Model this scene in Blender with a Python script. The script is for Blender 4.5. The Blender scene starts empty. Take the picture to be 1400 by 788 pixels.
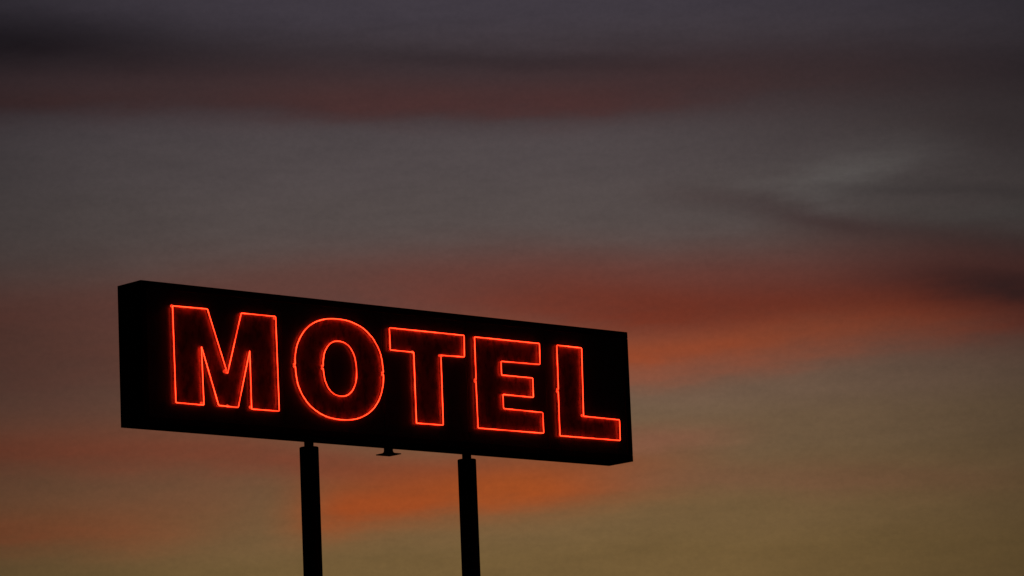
import bpy, bmesh, math, random
from mathutils import Vector, Matrix

sc = bpy.context.scene
col = sc.collection
random.seed(7)

# ------------------------------------------------------------------ camera
SIGN_Z = 7.94                        # underside of the cabinet above the ground
CAM = Vector((-25.8624, -34.6105, SIGN_Z - 6.338))
YAW, PITCH, ROLL, FPX = 0.7311, 0.1746, -0.0410, math.exp(8.6574)
fwd = Vector((math.sin(YAW)*math.cos(PITCH), math.cos(YAW)*math.cos(PITCH), math.sin(PITCH)))
r0 = Vector((math.cos(YAW), -math.sin(YAW), 0.0))
u0 = r0.cross(fwd)
rt = r0*math.cos(ROLL) + u0*math.sin(ROLL)
up = -r0*math.sin(ROLL) + u0*math.cos(ROLL)
cd = bpy.data.cameras.new('camera'); cam = bpy.data.objects.new('camera', cd); col.objects.link(cam)
cam.matrix_world = Matrix(((rt.x, up.x, -fwd.x, CAM.x), (rt.y, up.y, -fwd.y, CAM.y),
                           (rt.z, up.z, -fwd.z, CAM.z), (0, 0, 0, 1)))
cd.sensor_width = 36.0
cd.lens = FPX/1400.0*36.0
cd.clip_start, cd.clip_end = 0.1, 20000
sc.camera = cam

# ------------------------------------------------------------------ exposure
sc.view_settings.view_transform = 'Standard'
sc.view_settings.look = 'None'
sc.view_settings.exposure = 0.0
sc.view_settings.gamma = 1.0
sc.view_settings.use_curve_mapping = False
sc.cycles.use_denoising = True
sc.cycles.max_bounces = 6
sc.cycles.sample_clamp_indirect = 4.0

# ------------------------------------------------------------------ dusk sky
# The sun is already under the horizon: a faint low Nishita sky, the layered afterglow above the
# horizon and long cloud banks. Everything is a function of world azimuth and elevation in degrees.
world = bpy.data.worlds.new('World'); sc.world = world; world.use_nodes = True
WT = world.node_tree; WT.nodes.clear()

class S:
    """A scalar socket with arithmetic that writes math nodes."""
    def __init__(self, s): self.s = s
    def _b(self, o, op, rev=False):
        n = WT.nodes.new('ShaderNodeMath'); n.operation = op
        for i, v in enumerate((o, self) if rev else (self, o)):
            if isinstance(v, S): WT.links.new(v.s, n.inputs[i])
            else: n.inputs[i].default_value = v
        return S(n.outputs[0])
    def __add__(a, b): return a._b(b, 'ADD')
    __radd__ = __add__
    def __sub__(a, b): return a._b(b, 'SUBTRACT')
    def __rsub__(a, b): return a._b(b, 'SUBTRACT', True)
    def __mul__(a, b): return a._b(b, 'MULTIPLY')
    __rmul__ = __mul__
    def __truediv__(a, b): return a._b(b, 'DIVIDE')
    def __pow__(a, b): return a._b(b, 'POWER')
    def mx(a, b): return a._b(b, 'MAXIMUM')
    def mn(a, b): return a._b(b, 'MINIMUM')

def fn(op, *a):
    n = WT.nodes.new('ShaderNodeMath'); n.operation = op
    for i, v in enumerate(a):
        if isinstance(v, S): WT.links.new(v.s, n.inputs[i])
        else: n.inputs[i].default_value = v
    return S(n.outputs[0])

def gauss(x):                        # exp(-x^2)
    return fn('POWER', 2.718281828, x*x*-1.0)

def ramp01(x, a, b):                 # smooth 0..1 between a and b
    n = WT.nodes.new('ShaderNodeMapRange'); n.interpolation_type = 'SMOOTHSTEP'
    WT.links.new(x.s, n.inputs[0]); n.inputs[1].default_value = a; n.inputs[2].default_value = b
    return S(n.outputs[0])

def lin(c):
    return tuple((v/255/12.92 if v/255 <= .04045 else ((v/255+.055)/1.055)**2.4) for v in c) + (1,)

def mixc(fac, a, b):
    n = WT.nodes.new('ShaderNodeMix'); n.data_type = 'RGBA'
    if isinstance(fac, S): WT.links.new(fac.s, n.inputs[0])
    else: n.inputs[0].default_value = fac
    for i, v in ((6, a), (7, b)):
        if isinstance(v, tuple): n.inputs[i].default_value = v
        else: WT.links.new(v, n.inputs[i])
    return n.outputs[2]

tc = WT.nodes.new('ShaderNodeTexCoord')
sep = WT.nodes.new('ShaderNodeSeparateXYZ'); WT.links.new(tc.outputs['Generated'], sep.inputs[0])
dx, dy, dz = (S(o) for o in sep.outputs)
DEG = 180/math.pi
# azimuth from the middle of the afterglow (the direction of the sunset), elevation
GA, GB = math.sin(YAW), math.cos(YAW)
az = fn('ARCTAN2', dx*GB - dy*GA, dx*GA + dy*GB)*DEG
el = fn('ARCSINE', dz.mn(1.0).mx(-1.0))*DEG

def noise(sa, se, seed, detail=4.0, rough=.5, src=None):
    """Noise of mean 0 and range about -1..1, sa / se = features per degree along / across the banks."""
    cx = WT.nodes.new('ShaderNodeCombineXYZ')
    a, e = src or (az, el)
    WT.links.new((a*sa).s, cx.inputs[0]); WT.links.new((e*se).s, cx.inputs[1]); cx.inputs[2].default_value = seed
    n = WT.nodes.new('ShaderNodeTexNoise'); n.noise_dimensions = '3D'
    n.inputs['Scale'].default_value = 1.0; n.inputs['Detail'].default_value = detail; n.inputs['Roughness'].default_value = rough
    WT.links.new(cx.outputs[0], n.inputs['Vector'])
    return (S(n.outputs['Fac']) - .5)*2.6

def sky_dir(x, y):                   # measured position on the photograph -> azimuth, elevation in degrees
    d = fwd + rt*((x-700)/FPX) - up*((y-394)/FPX)
    d.normalize()
    return math.degrees(math.atan2(d.x*GB-d.y*GA, d.x*GA+d.y*GB)), math.degrees(math.asin(d.z))
PXD = math.degrees(1/FPX)            # degrees of sky per unit of those measurements

n_big = noise(.16, .55, 3.1, 3)      # slow wander of the banks
n_mid = noise(.42, 1.7, 11.7, 4)
n_wsp = noise(.9, 4.2, 23.9, 7, .6, src=(az + el*.5, el - az*.04))  # thin wisps
azw = az + n_big*.35
elw = el + n_big*.12 + n_mid*.095 + n_wsp*.075

# clear sky between the banks, by elevation (brightest over the sunset, fading round the horizon)
def stops(rows, e):
    n = WT.nodes.new('ShaderNodeValToRGB'); n.color_ramp.interpolation = 'EASE'
    lo, hi = rows[0][0], rows[-1][0]
    WT.links.new(((e-lo)/(hi-lo)).s, n.inputs[0])
    cr = n.color_ramp
    for i, (p, c) in enumerate(rows):
        if i == 0: k = cr.elements[0]; k.position = 0
        elif i == 1: k = cr.elements[1]; k.position = (p-lo)/(hi-lo)
        else: k = cr.elements.new((p-lo)/(hi-lo))
        k.color = lin(c)
    return n.outputs[0]

def E(y): return sky_dir(700, y)[1]
clear = stops([(0, (96, 70, 38)), (E(787), (113, 88, 50)), (E(700), (117, 91, 57)), (E(600), (113, 89, 63)),
               (E(540), (112, 88, 69)), (E(480), (104, 82, 69)), (E(400), (90, 76, 70)), (E(300), (83, 73, 70)), (E(200), (79, 70, 70)),
               (E(100), (71, 62, 66)), (E(0), (63, 56, 63)), (20, (48, 44, 52)), (34, (34, 33, 42)), (90, (20, 22, 31))],
              el + n_mid*.1)

sky = clear
GREYS = {}
def bank(pts, wu, wd, c, amt, x0=None, fx=200, x1=None, fx1=200, ragged=.35, tone=None):
    """A long cloud bank: pts = its spine; wu / wd = softness above / below; fades out past x0 and x1."""
    global sky
    P = [sky_dir(*q) for q in pts]
    # spine as a piecewise smooth curve of azimuth
    rmp = WT.nodes.new('ShaderNodeFloatCurve')
    a0, a1 = P[0][0], P[-1][0]
    es = [q[1] for q in P]; lo, hi = min(es)-.2, max(es)+.2
    WT.links.new(((azw-a0)/(a1-a0)).mx(0.0).mn(1.0).s, rmp.inputs['Value'])
    cv = rmp.mapping.curves[0]
    for i, (a, e) in enumerate(P):
        t = ((a-a0)/(a1-a0), (e-lo)/(hi-lo))
        if i == 0: cv.points[0].location = t
        elif i == len(P)-1: cv.points[-1].location = t
        else: cv.points.new(*t)
    rmp.mapping.update()
    spine = S(rmp.outputs[0])*(hi-lo) + lo
    h = elw - spine
    prof = gauss(h.mx(0.0)/(wu*PXD)) * gauss(h.mn(0.0)/(wd*PXD))
    m = prof*amt*ramp01(fn('ABSOLUTE', az), 18.0, 8.5)
    if x0 is not None:
        a = sky_dir(x0, 394)[0]; m = m*ramp01(azw, a-fx*PXD, a+fx*PXD)
    if x1 is not None:
        a = sky_dir(x1, 394)[0]; m = m*ramp01(azw, a+fx1*PXD, a-fx1*PXD)
    m = m*(1.0 + n_mid*ragged + n_wsp*ragged*.6)
    sky = mixc(m.mx(0.0).mn(1.0), sky, lin(c))

# --- top: slate cloud with a dull red underside
bank([(-500, 100), (0, 90), (300, 96), (700, 98), (1100, 95), (1900, 100)], 52, 40, (50, 40, 42), .75, ragged=.25)
bank([(-500, 70), (0, 55), (250, 72), (600, 92), (900, 98)], 48, 40, (27, 18, 19), .95, x1=300, fx1=360, ragged=.25)
bank([(300, 66), (600, 84), (800, 90), (1000, 98)], 12, 11, (38, 31, 33), .6, x0=520, fx=140, x1=950, fx1=150)
bank([(-500, 150), (0, 138), (300, 140), (700, 138), (1000, 124), (1400, 108), (1900, 90)], 48, 30, (64, 42, 40), .92, x1=1280, fx1=500, ragged=.25)
bank([(350, 142), (600, 142), (850, 136), (1000, 128)], 26, 16, (78, 45, 42), .45, x0=420, fx=220, x1=930, fx1=200)
# --- right: brownish veil and wisps
bank([(900, 190), (1150, 165), (1400, 165), (1900, 180)], 60, 60, (62, 50, 48), .65, x0=1060, fx=280)
bank([(960, 292), (1060, 270), (1150, 244), (1250, 222), (1330, 212)], 42, 38, (92, 86, 83), .55, x0=1020, fx=120, x1=1260, fx1=130, ragged=1.3)
bank([(1150, 280), (1280, 294), (1420, 290)], 16, 16, (82, 77, 73), .5, x0=1190, fx=90, ragged=.6)
bank([(1100, 264), (1200, 259), (1300, 257), (1420, 266)], 13, 13, (60, 52, 50), .38, x0=1140, fx=70, ragged=1.2)
bank([(900, 262), (1020, 280), (1100, 303), (1180, 312), (1280, 310)], 16, 20, (66, 48, 46), .65, x0=960, fx=120, x1=1220, fx1=90, ragged=.6)
bank([(1150, 332), (1280, 336), (1420, 352), (1900, 380)], 40, 42, (58, 41, 38), .75, x0=1150, fx=170, ragged=.5)
# --- middle: the big red bank
bank([(-700, 440), (0, 430), (350, 400), (700, 378), (900, 380), (1150, 376), (1400, 388), (2000, 400)], 44, 74, (100, 59, 50), .85, ragged=.25)
bank([(-700, 490), (0, 490), (200, 490), (400, 480)], 100, 130, (95, 58, 46), .88, x1=360, fx1=250, ragged=.2)
bank([(500, 420), (700, 415), (900, 424), (1150, 414), (1300, 406), (1400, 408), (1900, 400)], 42, 46, (110, 46, 28), 1.0, x0=620, fx=300, ragged=.2)
bank([(300, 490), (600, 470), (800, 482), (900, 480), (1000, 471), (1100, 458), (1250, 442), (1400, 432), (1900, 420)], 30, 26, (146, 66, 33), .9, x0=420, fx=350, x1=1270, fx1=260, ragged=.25)
bank([(700, 505), (870, 510), (1000, 496), (1100, 480), (1200, 466), (1400, 446)], 24, 18, (136, 77, 54), .6, x0=720, fx=150, x1=1180, fx1=260)
bank([(1150, 374), (1300, 384), (1420, 396), (1900, 410)], 34, 26, (44, 28, 26), .88, x0=1250, fx=170, ragged=.4)
# --- bottom left: rosy bank running into the bright orange one between the posts
bank([(-700, 640), (0, 616), (250, 616), (450, 634), (600, 650), (800, 640)], 40, 40, (122, 62, 40), .9, x1=800, fx1=250, ragged=.25)
bank([(-700, 680), (0, 676), (200, 680), (420, 690)], 60, 50, (116, 72, 48), .5, x1=380, fx1=150, ragged=.2)
bank([(-700, 735), (0, 732), (150, 728), (320, 708)], 40, 34, (136, 72, 40), .8, x1=220, fx1=190)
bank([(360, 706), (450, 698), (560, 684), (700, 672), (850, 656)], 44, 32, (154, 70, 26), 1.0, x0=405, fx=70, x1=840, fx1=170, ragged=.2)
bank([(560, 686), (650, 678), (720, 672), (800, 662)], 26, 24, (170, 80, 27), .6, x0=610, fx=90, x1=770, fx1=100, ragged=.2)
# --- bottom right: faint rose streaks in the olive
bank([(800, 604), (900, 598), (1000, 594)], 20, 20, (134, 84, 62), .65, x0=820, fx=80, x1=970, fx1=110)
bank([(780, 652), (1000, 654), (1300, 652), (1700, 640)], 22, 24, (122, 82, 57), .6, x0=840, fx=140, x1=1330, fx1=220)

# the same kind of banks carry on round the horizon outside the afterglow
n_far = noise(.05, .32, 41.0, 5, .5)
far = ramp01(fn('ABSOLUTE', az), 8.5, 18.0)*ramp01(n_far, -.1, .5)*ramp01(el, 34.0, 14.0)
sky = mixc(far*.8, sky, lin((80, 48, 42)))
high = ramp01(el, 15.5, 22.0)*ramp01(n_far, -.1, .5)*ramp01(el, 60.0, 30.0)
sky = mixc(high*.5, sky, lin((40, 34, 38)))

# afterglow falls off away from the sunset and upwards
n_fin = noise(11.0, 15.0, 57.3, 6, .75)
grain = 1.0 + n_wsp*.11 + n_mid*.08 + n_fin*.12
gd = fn('SQRT', (az+.35)*(az+.35) + (el-11.5).mx(0.0)*(el-11.5).mx(0.0)*.5)     # degrees from the glow's core
lobe = fn('POWER', 2.718281828, (gd/7.3)*(gd/7.3)*(gd/7.3)*-1.0)
fall = (lobe*.69 + gauss(gd/24.0)*.20 + gauss(az/100.0)*.05 + .04)*grain

nish = WT.nodes.new('ShaderNodeTexSky'); nish.sky_type = 'NISHITA'; nish.sun_disc = False
nish.sun_elevation = math.radians(-4.0); nish.sun_rotation = YAW
nish.air_density = 1.0; nish.dust_density = 2.0; nish.ozone_density = 1.5
bg1 = WT.nodes.new('ShaderNodeBackground'); WT.links.new(sky, bg1.inputs[0]); WT.links.new(fall.s, bg1.inputs[1])
bg2 = WT.nodes.new('ShaderNodeBackground'); WT.links.new(nish.outputs[0], bg2.inputs[0]); bg2.inputs[1].default_value = .05
add = WT.nodes.new('ShaderNodeAddShader'); WT.links.new(bg1.outputs[0], add.inputs[0]); WT.links.new(bg2.outputs[0], add.inputs[1])
wo = WT.nodes.new('ShaderNodeOutputWorld'); WT.links.new(add.outputs[0], wo.inputs[0])

# ------------------------------------------------------------------ materials
def mat(name, base, rough=.6, metal=0.0, var=.25, scale=6.0, spec=.5, stretch=(1, 1, 1), bump=0.0, dark=None, dark_amt=.5):
    m = bpy.data.materials.new(name); m.use_nodes = True
    t = m.node_tree; b = t.nodes['Principled BSDF']
    b.inputs['Roughness'].default_value = rough; b.inputs['Metallic'].default_value = metal
    b.inputs['Specular IOR Level'].default_value = spec
    tc = t.nodes.new('ShaderNodeTexCoord'); mp = t.nodes.new('ShaderNodeMapping'); mp.inputs['Scale'].default_value = stretch
    t.links.new(tc.outputs['Object'], mp.inputs[0])
    n = t.nodes.new('ShaderNodeTexNoise'); n.inputs['Scale'].default_value = scale; n.inputs['Detail'].default_value = 6
    t.links.new(mp.outputs[0], n.inputs['Vector'])
    r = t.nodes.new('ShaderNodeValToRGB'); r.color_ramp.elements[0].position = .3; r.color_ramp.elements[1].position = .7
    r.color_ramp.elements[0].color = tuple(v*(1-var) for v in base)+(1,)
    r.color_ramp.elements[1].color = tuple(min(1, v*(1+var)) for v in base)+(1,)
    t.links.new(n.outputs['Fac'], r.inputs[0])
    out = r.outputs[0]
    if dark:                          # flaked / dirty patches with a shape of their own
        n2 = t.nodes.new('ShaderNodeTexNoise'); n2.inputs['Scale'].default_value = scale*1.9; n2.inputs['Detail'].default_value = 8
        n2.inputs['Roughness'].default_value = .65
        t.links.new(mp.outputs[0], n2.inputs['Vector'])
        r2 = t.nodes.new('ShaderNodeValToRGB'); r2.color_ramp.elements[0].position = .47; r2.color_ramp.elements[1].position = .60
        r2.color_ramp.elements[0].color = (0, 0, 0, 1); r2.color_ramp.elements[1].color = (dark_amt,)*3+(1,)
        t.links.new(n2.outputs['Fac'], r2.inputs[0])
        mx = t.nodes.new('ShaderNodeMix'); mx.data_type = 'RGBA'
        t.links.new(r2.outputs[0], mx.inputs[0]); t.links.new(out, mx.inputs[6]); mx.inputs[7].default_value = dark+(1,)
        out = mx.outputs[2]
    t.links.new(out, b.inputs['Base Color'])
    if bump:
        bp = t.nodes.new('ShaderNodeBump'); bp.inputs['Strength'].default_value = bump; bp.inputs['Distance'].default_value = .01
        t.links.new(n.outputs['Fac'], bp.inputs['Height']); t.links.new(bp.outputs[0], b.inputs['Normal'])
    return m

M_CAB = mat('black_cabinet_paint', (.012, .011, .011), .65, spec=.15)
M_FACE = mat('black_face_paint', (.020, .018, .021), .36, var=.45, scale=3, stretch=(5, 1, .5), spec=.5)
M_LET = mat('weathered_letter_paint', (.20, .08, .06), .36, var=.3, scale=5, stretch=(1.6, 1, .8), spec=.6, dark=(.02, .012, .012), dark_amt=.8)
M_POST = mat('dark_post_paint', (.014, .013, .014), .6, spec=.2, bump=.1)
M_GLINT = mat('painted_green_glint', (.52, .62, .48), .35, var=.4, scale=9)  # pale green of a reflected glint, put into the base colour
M_CLAMP = mat('smoky_glass_standoff', (.06, .05, .05), .3)

M_CONC = mat('footing_concrete', (.28, .27, .25), .9, bump=.4)
M_ASPH = mat('asphalt', (.05, .05, .052), .9, scale=40, bump=.5)

def emis(name, c, s):
    m = bpy.data.materials.new(name); m.use_nodes = True; t = m.node_tree; t.nodes.clear()
    e = t.nodes.new('ShaderNodeEmission'); o = t.nodes.new('ShaderNodeOutputMaterial')
    tc = t.nodes.new('ShaderNodeTexCoord'); n = t.nodes.new('ShaderNodeTexNoise'); n.inputs['Scale'].default_value = 4.5
    t.links.new(tc.outputs['Object'], n.inputs['Vector'])
    mr = t.nodes.new('ShaderNodeMapRange'); mr.inputs[1].default_value = .3; mr.inputs[2].default_value = .7
    mr.inputs[3].default_value = s*.5; mr.inputs[4].default_value = s*1.5
    t.links.new(n.outputs['Fac'], mr.inputs[0]); t.links.new(mr.outputs[0], e.inputs[1])
    e.inputs[0].default_value = c+(1,); t.links.new(e.outputs[0], o.inputs[0])
    return m
M_END = emis('dim_red_electrode_glow', (1.0, .035, .010), 1.3)
M_NEON = emis('red_neon_gas', (1.0, .026, .007), 7.2)

# ------------------------------------------------------------------ mesh helpers
def link(name, me, m, parent=None, loc=(0, 0, 0)):
    o = bpy.data.objects.new(name, me); col.objects.link(o)
    if m: me.materials.append(m)
    o.parent = parent; o.location = loc
    return o

def from_bm(name, bm, m, parent=None, loc=(0, 0, 0), smooth=False):
    bmesh.ops.recalc_face_normals(bm, faces=bm.faces)
    me = bpy.data.meshes.new(name); bm.to_mesh(me); bm.free()
    if smooth:
        for f in me.polygons: f.use_smooth = True
        me.set_sharp_from_angle(angle=math.radians(40))
    return link(name, me, m, parent, loc)

def box_bm(bm, lo, hi, bev=0.0):
    r = bmesh.ops.create_cube(bm, size=1.0)
    c = [(a+b)/2 for a, b in zip(lo, hi)]; s = [b-a for a, b in zip(lo, hi)]
    for v in r['verts']: v.co = Vector((v.co.x*s[0]+c[0], v.co.y*s[1]+c[1], v.co.z*s[2]+c[2]))
    if bev:
        es = {e for v in r['verts'] for e in v.link_edges}
        bmesh.ops.bevel(bm, geom=list(es), offset=bev, segments=2, affect='EDGES', profile=.6)
    return bm

def box(name, lo, hi, m, parent=None, bev=0.0):
    return from_bm(name, box_bm(bmesh.new(), lo, hi, bev), m, parent)

def lathe(name, prof, m, parent=None, loc=(0, 0, 0), seg=32):
    bm = bmesh.new(); rings = []
    for r, z in prof:
        rings.append([bm.verts.new((r*math.cos(2*math.pi*i/seg), r*math.sin(2*math.pi*i/seg), z)) for i in range(seg)])
    for a, b in zip(rings, rings[1:]):
        for i in range(seg): bm.faces.new((a[i], a[(i+1) % seg], b[(i+1) % seg], b[i]))
    bm.faces.new(rings[0][::-1]); bm.faces.new(rings[-1])
    return from_bm(name, bm, m, parent, loc, smooth=True)

def sweep(name, pts, rad, m, parent, seg=10):
    pts = [Vector(p) for p in pts]
    q = [pts[0]]
    for p in pts[1:]:
        if (p-q[-1]).length > 1e-4: q.append(p)
    pts = q; bm = bmesh.new(); rings = []
    nrm = None
    for i, p in enumerate(pts):
        a = pts[max(i-1, 0)]; b = pts[min(i+1, len(pts)-1)]
        t = (b-a).normalized()
        if nrm is None:
            nrm = t.orthogonal().normalized()
        else:
            nrm = (nrm - t*nrm.dot(t)).normalized()
        bi = t.cross(nrm)
        rings.append([bm.verts.new(p + (nrm*math.cos(2*math.pi*k/seg) + bi*math.sin(2*math.pi*k/seg))*rad) for k in range(seg)])
    for a, b in zip(rings, rings[1:]):
        for k in range(seg): bm.faces.new((a[k], a[(k+1) % seg], b[(k+1) % seg], b[k]))
    bm.faces.new(rings[0][::-1]); bm.faces.new(rings[-1])
    return from_bm(name, bm, m, parent, smooth=True)

def fillet(pts, r, n=5, closed=False):
    """Round the inner corners of a 3-D polyline."""
    P = [Vector(p) for p in pts]; out = []
    for i, p in enumerate(P):
        if not closed and i in (0, len(P)-1): out.append(p); continue
        a = P[i-1]; b = P[(i+1) % len(P)]
        va, vb = a-p, b-p
        d = min(r, va.length*.45, vb.length*.45)
        s, e = p+va.normalized()*d, p+vb.normalized()*d
        for k in range(n+1):
            t = k/n
            out.append(s*(1-t)**2 + p*2*t*(1-t) + e*t*t)
    return out

# ------------------------------------------------------------------ ground
bm = bmesh.new()
g = 6000
bm.faces.new([bm.verts.new(v) for v in ((-g, -g, 0), (g, -g, 0), (g, g, 0), (-g, g, 0))])
ground = from_bm('ground', bm, M_ASPH); ground['kind'] = 'structure'

# ------------------------------------------------------------------ the sign
W, D, H = 6.9295, .4057, 1.5
sign = bpy.data.objects.new('motel_sign', None); col.objects.link(sign)
sign.location = (0, 0, 0); sign.empty_display_size = .5
sign['label'] = 'black box sign on two dark posts with MOTEL outlined in glowing red neon'
sign['category'] = 'sign'
def z(v): return SIGN_Z + v

# cabinet: a sheet-metal box; its front is a shallow recess inside a raised rim
cab = box('cabinet', (.0, .030, z(0)), (W, D, z(H)), M_CAB, sign, .006)
rim = .075
for lo, hi in (((0, 0, z(H-rim)), (W, .0298, z(H))), ((0, 0, z(0)), (W, .0298, z(rim))),
               ((0, 0, z(rim+.002)), (rim, .0298, z(H-rim-.002))), ((W-rim, 0, z(rim+.002)), (W, .0298, z(H-rim-.002)))):
    box('frame_rail', lo, hi, M_CAB, cab, .004)
# the face is sheet panels butted side by side
cuts = [rim+.003, 1.86, 3.26, 4.47, 5.65, W-rim-.003]
for a, b in zip(cuts, cuts[1:]):
    box('face_panel', (a+.003, .012, z(rim+.003)), (b-.003, .0298, z(H-rim-.003)), M_FACE, cab, .002)
FACE = .012
scr = None
for k in range(17):
    for zz in (.035, H-.035):
        x = .12 + k*(W-.24)/16
        if scr is None:
            o = lathe('screw_head', [(.011, 0), (.011, .003), (.006, .006)], M_CAB, cab, seg=8)
            o.data.transform(Matrix.Rotation(math.pi/2, 4, 'X')); scr = o.data
        else:
            o = bpy.data.objects.new('screw_head', scr); col.objects.link(o); o.parent = cab
        o.location = (x, .0006, z(zz))
# end sheets with a folded lip, and an added underside patch painted as a glint
box('end_plate', (-.004, .036, z(.035)), (-.0002, D-.03, z(H-.035)), M_CAB, cab, .0015)
box('end_plate', (W+.0002, .036, z(.035)), (W+.004, D-.03, z(H-.035)), M_CAB, cab, .0015)
glint = box('underside_glint_panel', (2.16, .06, z(-.006)), (2.86, D-.06, z(-.0003)), M_GLINT, cab, .002)  # added sheet, its pale green stands in for light reflected off the underside
glint['label'] = 'painted greenish glint under the cabinet beside the left post'

# ---- letters: painted shape, neon tube outline, standoffs, electrode sleeves
TUBE_Y = -.017                        # tubes stand off the face
TR = .0046
T_, B_ = 1.251, .228                  # cap line and base line of the tubes

def paint(name, loops, label):
    """Thin cut-out letter sheet on the face; loops[0] outer, others holes, as x, z."""
    cu = bpy.data.curves.new(name, 'CURVE'); cu.dimensions = '2D'; cu.fill_mode = 'BOTH'; cu.extrude = .002
    for lp in loops:
        sp = cu.splines.new('POLY'); sp.points.add(len(lp)-1); sp.use_cyclic_u = True
        for p, (x, zz) in zip(sp.points, lp): p.co = (x, zz, 0, 1)
    tmp = bpy.data.objects.new('tmp', cu)
    col.objects.link(tmp)
    dg = bpy.context.evaluated_depsgraph_get()
    me = bpy.data.meshes.new_from_object(tmp.evaluated_get(dg))
    bpy.data.objects.remove(tmp); bpy.data.curves.remove(cu)
    me.transform(Matrix(((1, 0, 0, 0), (0, 0, -1, FACE-.0023), (0, 1, 0, SIGN_Z), (0, 0, 0, 1))))
    me.name = name
    me.materials.clear()
    o = link(name, me, M_LET, sign); o['label'] = label
    return o

def offset_loop(lp, d):
    """Grow a counter-clockwise / clockwise polygon outward by d."""
    n = len(lp); A = sum(lp[i][0]*lp[(i+1) % n][1]-lp[(i+1) % n][0]*lp[i][1] for i in range(n))
    s = 1 if A > 0 else -1; out = []
    for i in range(n):
        p0, p1, p2 = (Vector(lp[(i+k) % n]) for k in (-1, 0, 1))
        e1, e2 = (p1-p0).normalized(), (p2-p1).normalized()
        n1, n2 = Vector((e1.y, -e1.x))*s, Vector((e2.y, -e2.x))*s
        b = n1+n2
        if b.length < 1e-4: out.append(tuple(p1)); continue
        b.normalize(); k = min(1/max(b.dot(n1), .3), 1.8)
        out.append(tuple(p1 + b*d*k))
    return out

def sleeve(x, zz, parent, ang=0):
    """Short glass electrode, glowing dimly, standing out of the face."""
    o = lathe('electrode', [(.014, 0), (.016, .003), (.016, .008), (.013, .013), (.010, .014)], M_END, parent, seg=14)
    o.data.transform(Matrix.Translation((x, FACE-.005, z(zz))) @ Matrix.Rotation(math.pi/2, 4, 'X'))
    return o

so_mesh = None
def standoff(x, zz, parent):
    """Glass tube support: a short stem with a small saddle under the tube."""
    global so_mesh
    if so_mesh is None:
        o = lathe('tube_support', [(.009, 0), (.009, .003), (.003, .005), (.003, .015), (.005, .017), (.005, .020)], M_CLAMP, None, seg=8)
        o.data.transform(Matrix.Rotation(math.pi/2, 4, 'X')); so_mesh = o.data
        bpy.data.objects.remove(o)
    o = bpy.data.objects.new('tube_support', so_mesh); col.objects.link(o); o.parent = parent
    o.location = (x, FACE-.004, z(zz))

def jit(v, a=.006): return v + random.uniform(-a, a)

def tube(path, parent, closed_gap=True, rfil=.014, ends=True):
    """Neon glass along path (x, z): its two ends fold back into the face."""
    P = [Vector((x, TUBE_Y + random.uniform(-.003, .003), z(zz))) for x, zz in path]
    if ends:
        a = P[0]; b = P[-1]
        P = [Vector((a.x, FACE-.012, a.z))] + P + [Vector((b.x, FACE-.012, b.z))]
        sleeve(a.x, a.z-SIGN_Z, parent); sleeve(b.x, b.z-SIGN_Z, parent)
    pts = fillet(P, rfil)
    t = sweep('neon_tube', pts, TR, M_NEON, parent)
    # supports about every 0.45 m of straight run
    for p, q in zip(path, path[1:]):
        d = math.dist(p, q)
        if d < .3: continue
        n = max(1, round(d/.5))
        for k in range(n):
            f = (k+.5)/n
            standoff(p[0]+(q[0]-p[0])*f, p[1]+(q[1]-p[1])*f, parent)
    return t

def rot(lst, k): return lst[k:]+lst[:k]

def letter(label, outline, start, gap=.018):
    """A straight-sided letter: start = (edge index, fraction) where both tube ends go through the face."""
    L = paint('letter', [offset_loop(outline, .010)], label)
    i, f = start
    n = len(outline); p, q = Vector(outline[i]), Vector(outline[(i+1) % n])
    s = p+(q-p)*f; d = (q-p).normalized()
    path = [tuple(s+d*gap/2)] + rot(outline, i+1) + [tuple(s-d*gap/2)]
    path = [(jit(x, .003), jit(zz, .003)) for x, zz in path]
    tube(path, L)
    return L

DX, DZ = .031, .008                   # placing of the lettering on the face
M_out = [(.372, B_), (.368, T_), (.824, T_), (1.064, .585), (1.272, T_-.004), (1.736, T_-.004), (1.746, B_), (1.374, B_),
         (1.373, .851), (1.197, B_+.004), (.934, B_+.004), (.729, .849), (.738, B_)]
T_out = [(3.314, T_), (4.393, T_), (4.389, 1.010), (4.042, 1.004), (4.042, .224), (3.655, .224), (3.650, 1.010), (3.314, 1.010)]
E_out = [(4.544, T_), (5.512, T_), (5.508, 1.012), (4.923, 1.005), (4.925, .848), (5.388, .850), (5.391, .628), (4.932, .628),
         (4.931, .472), (5.522, .466), (5.520, B_), (4.545, B_)]
L_out = [(5.772, T_), (6.159, T_), (6.140, .467), (6.696, .460), (6.694, .222), (5.768, .220)]

M_out, T_out, E_out, L_out = ([(x+DX, zz+DZ) for x, zz in lp] for lp in (M_out, T_out, E_out, L_out))
LM = letter('letter M with a neon tube outline', M_out, (2, .965))
for x, zz in ((.366, T_-.002), (1.730, T_-.02), (1.065, B_+.012), (.722, B_+.018), (1.368, B_+.02), (1.035, .605)):
    sleeve(x+DX, zz+DZ, LM)                 # joints between the glass sections
LT = letter('letter T with a neon tube outline', T_out, (2, .93))
sleeve(4.036+DX, 1.002+DZ, LT); sleeve(3.646+DX, 1.012+DZ, LT)
letter('letter E with a neon tube outline', E_out, (11, .52))
LL = letter('letter L with a neon tube outline', L_out, (5, .50))
sleeve(6.132+DX, .474+DZ, LL)

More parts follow.
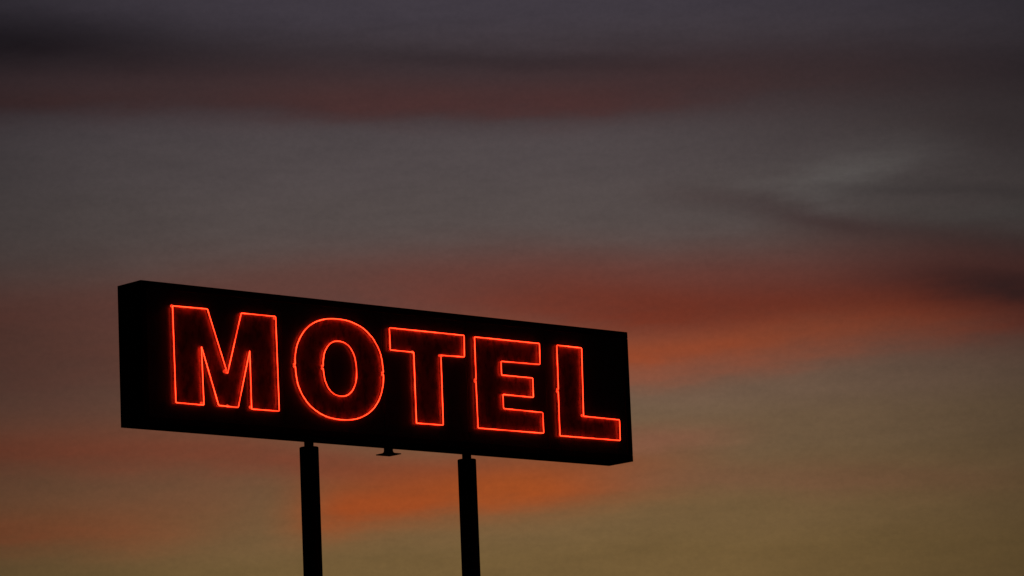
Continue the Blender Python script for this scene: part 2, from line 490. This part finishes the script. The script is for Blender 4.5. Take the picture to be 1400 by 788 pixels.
def oval(cx, cz, rx, rz, a0, a1, n=64, k=2.25):
    out = []
    for i in range(n+1):
        t = a0+(a1-a0)*i/n; c, s = math.cos(t), math.sin(t)
        out.append((cx+rx*math.copysign(abs(c)**(2/k), c), cz+rz*math.copysign(abs(s)**(2/k), s)))
    return out
OC = (2.594+DX, .741+DZ)
IC = (2.598+DX, .748+DZ)
outer = oval(*OC, .612, .549, 0, 2*math.pi)[:-1]
inner = oval(*IC, .232, .300, 0, 2*math.pi)[:-1]
Lo = paint('letter', [offset_loop(outer, .010), offset_loop(inner, -.010)], 'letter O with inner and outer neon tube outlines')
PI = math.pi
tube(oval(*OC, .612, .549, .012, PI-.012, 48), Lo)       # upper half
tube(oval(*OC, .612, .549, PI+.012, 2*PI-.012, 48), Lo)    # lower half
tube(oval(*IC, .232, .300, PI+.03, 3*PI-.03, 64), Lo)
for t in (.6, 1.3, 1.9, 2.5, 3.7, 4.4, 5.0, 5.7):
    c, s = math.cos(t), math.sin(t)
    standoff(OC[0]+.612*math.copysign(abs(c)**(2/2.25), c), OC[1]+.549*math.copysign(abs(s)**(2/2.25), s), Lo)

# ---- posts: thick lower pipe, thin upper pipe running into the cabinet
for px, top in ((2.343, -.088), (4.584, -.088)):
    o = lathe('post', [(.104, .0), (.103, z(top)-.006), (.098, z(top))], M_POST, sign, (px, D/2, 0), 40)
    lathe('neck_pipe', [(.051, z(top)-.3), (.051, z(-.001))], M_POST, o, (0, 0, 0), 28)
    lathe('weld_collar', [(.068, z(-.014)), (.068, z(-.0008))], M_POST, o, (0, 0, 0), 28)
    bp = box('base_plate', (-.24, -.24, .152), (.24, .24, .178), M_POST, o, .004)
    for sx in (-1, 1):
        for sy in (-1, 1):
            lathe('anchor_bolt', [(.018, .1785), (.018, .20), (.010, .2005), (.010, .23)], M_POST, bp, (.18*sx, .18*sy, 0), 6)
    box('footing', (-.45, -.45, .002), (.45, .45, .151), M_CONC, o, .02)

# ---- the short pipe with a square flange hanging under the middle
st = lathe('pipe_stub', [(.050, z(-.0006)), (.050, z(-.062)), (.058, z(-.078)), (.078, z(-.092))], M_POST, sign, (3.455, D/2, 0), 28)
fl = box('flange_plate', (-.098, -.098, z(-.104)), (.098, .098, z(-.0925)), M_POST, st, .002)
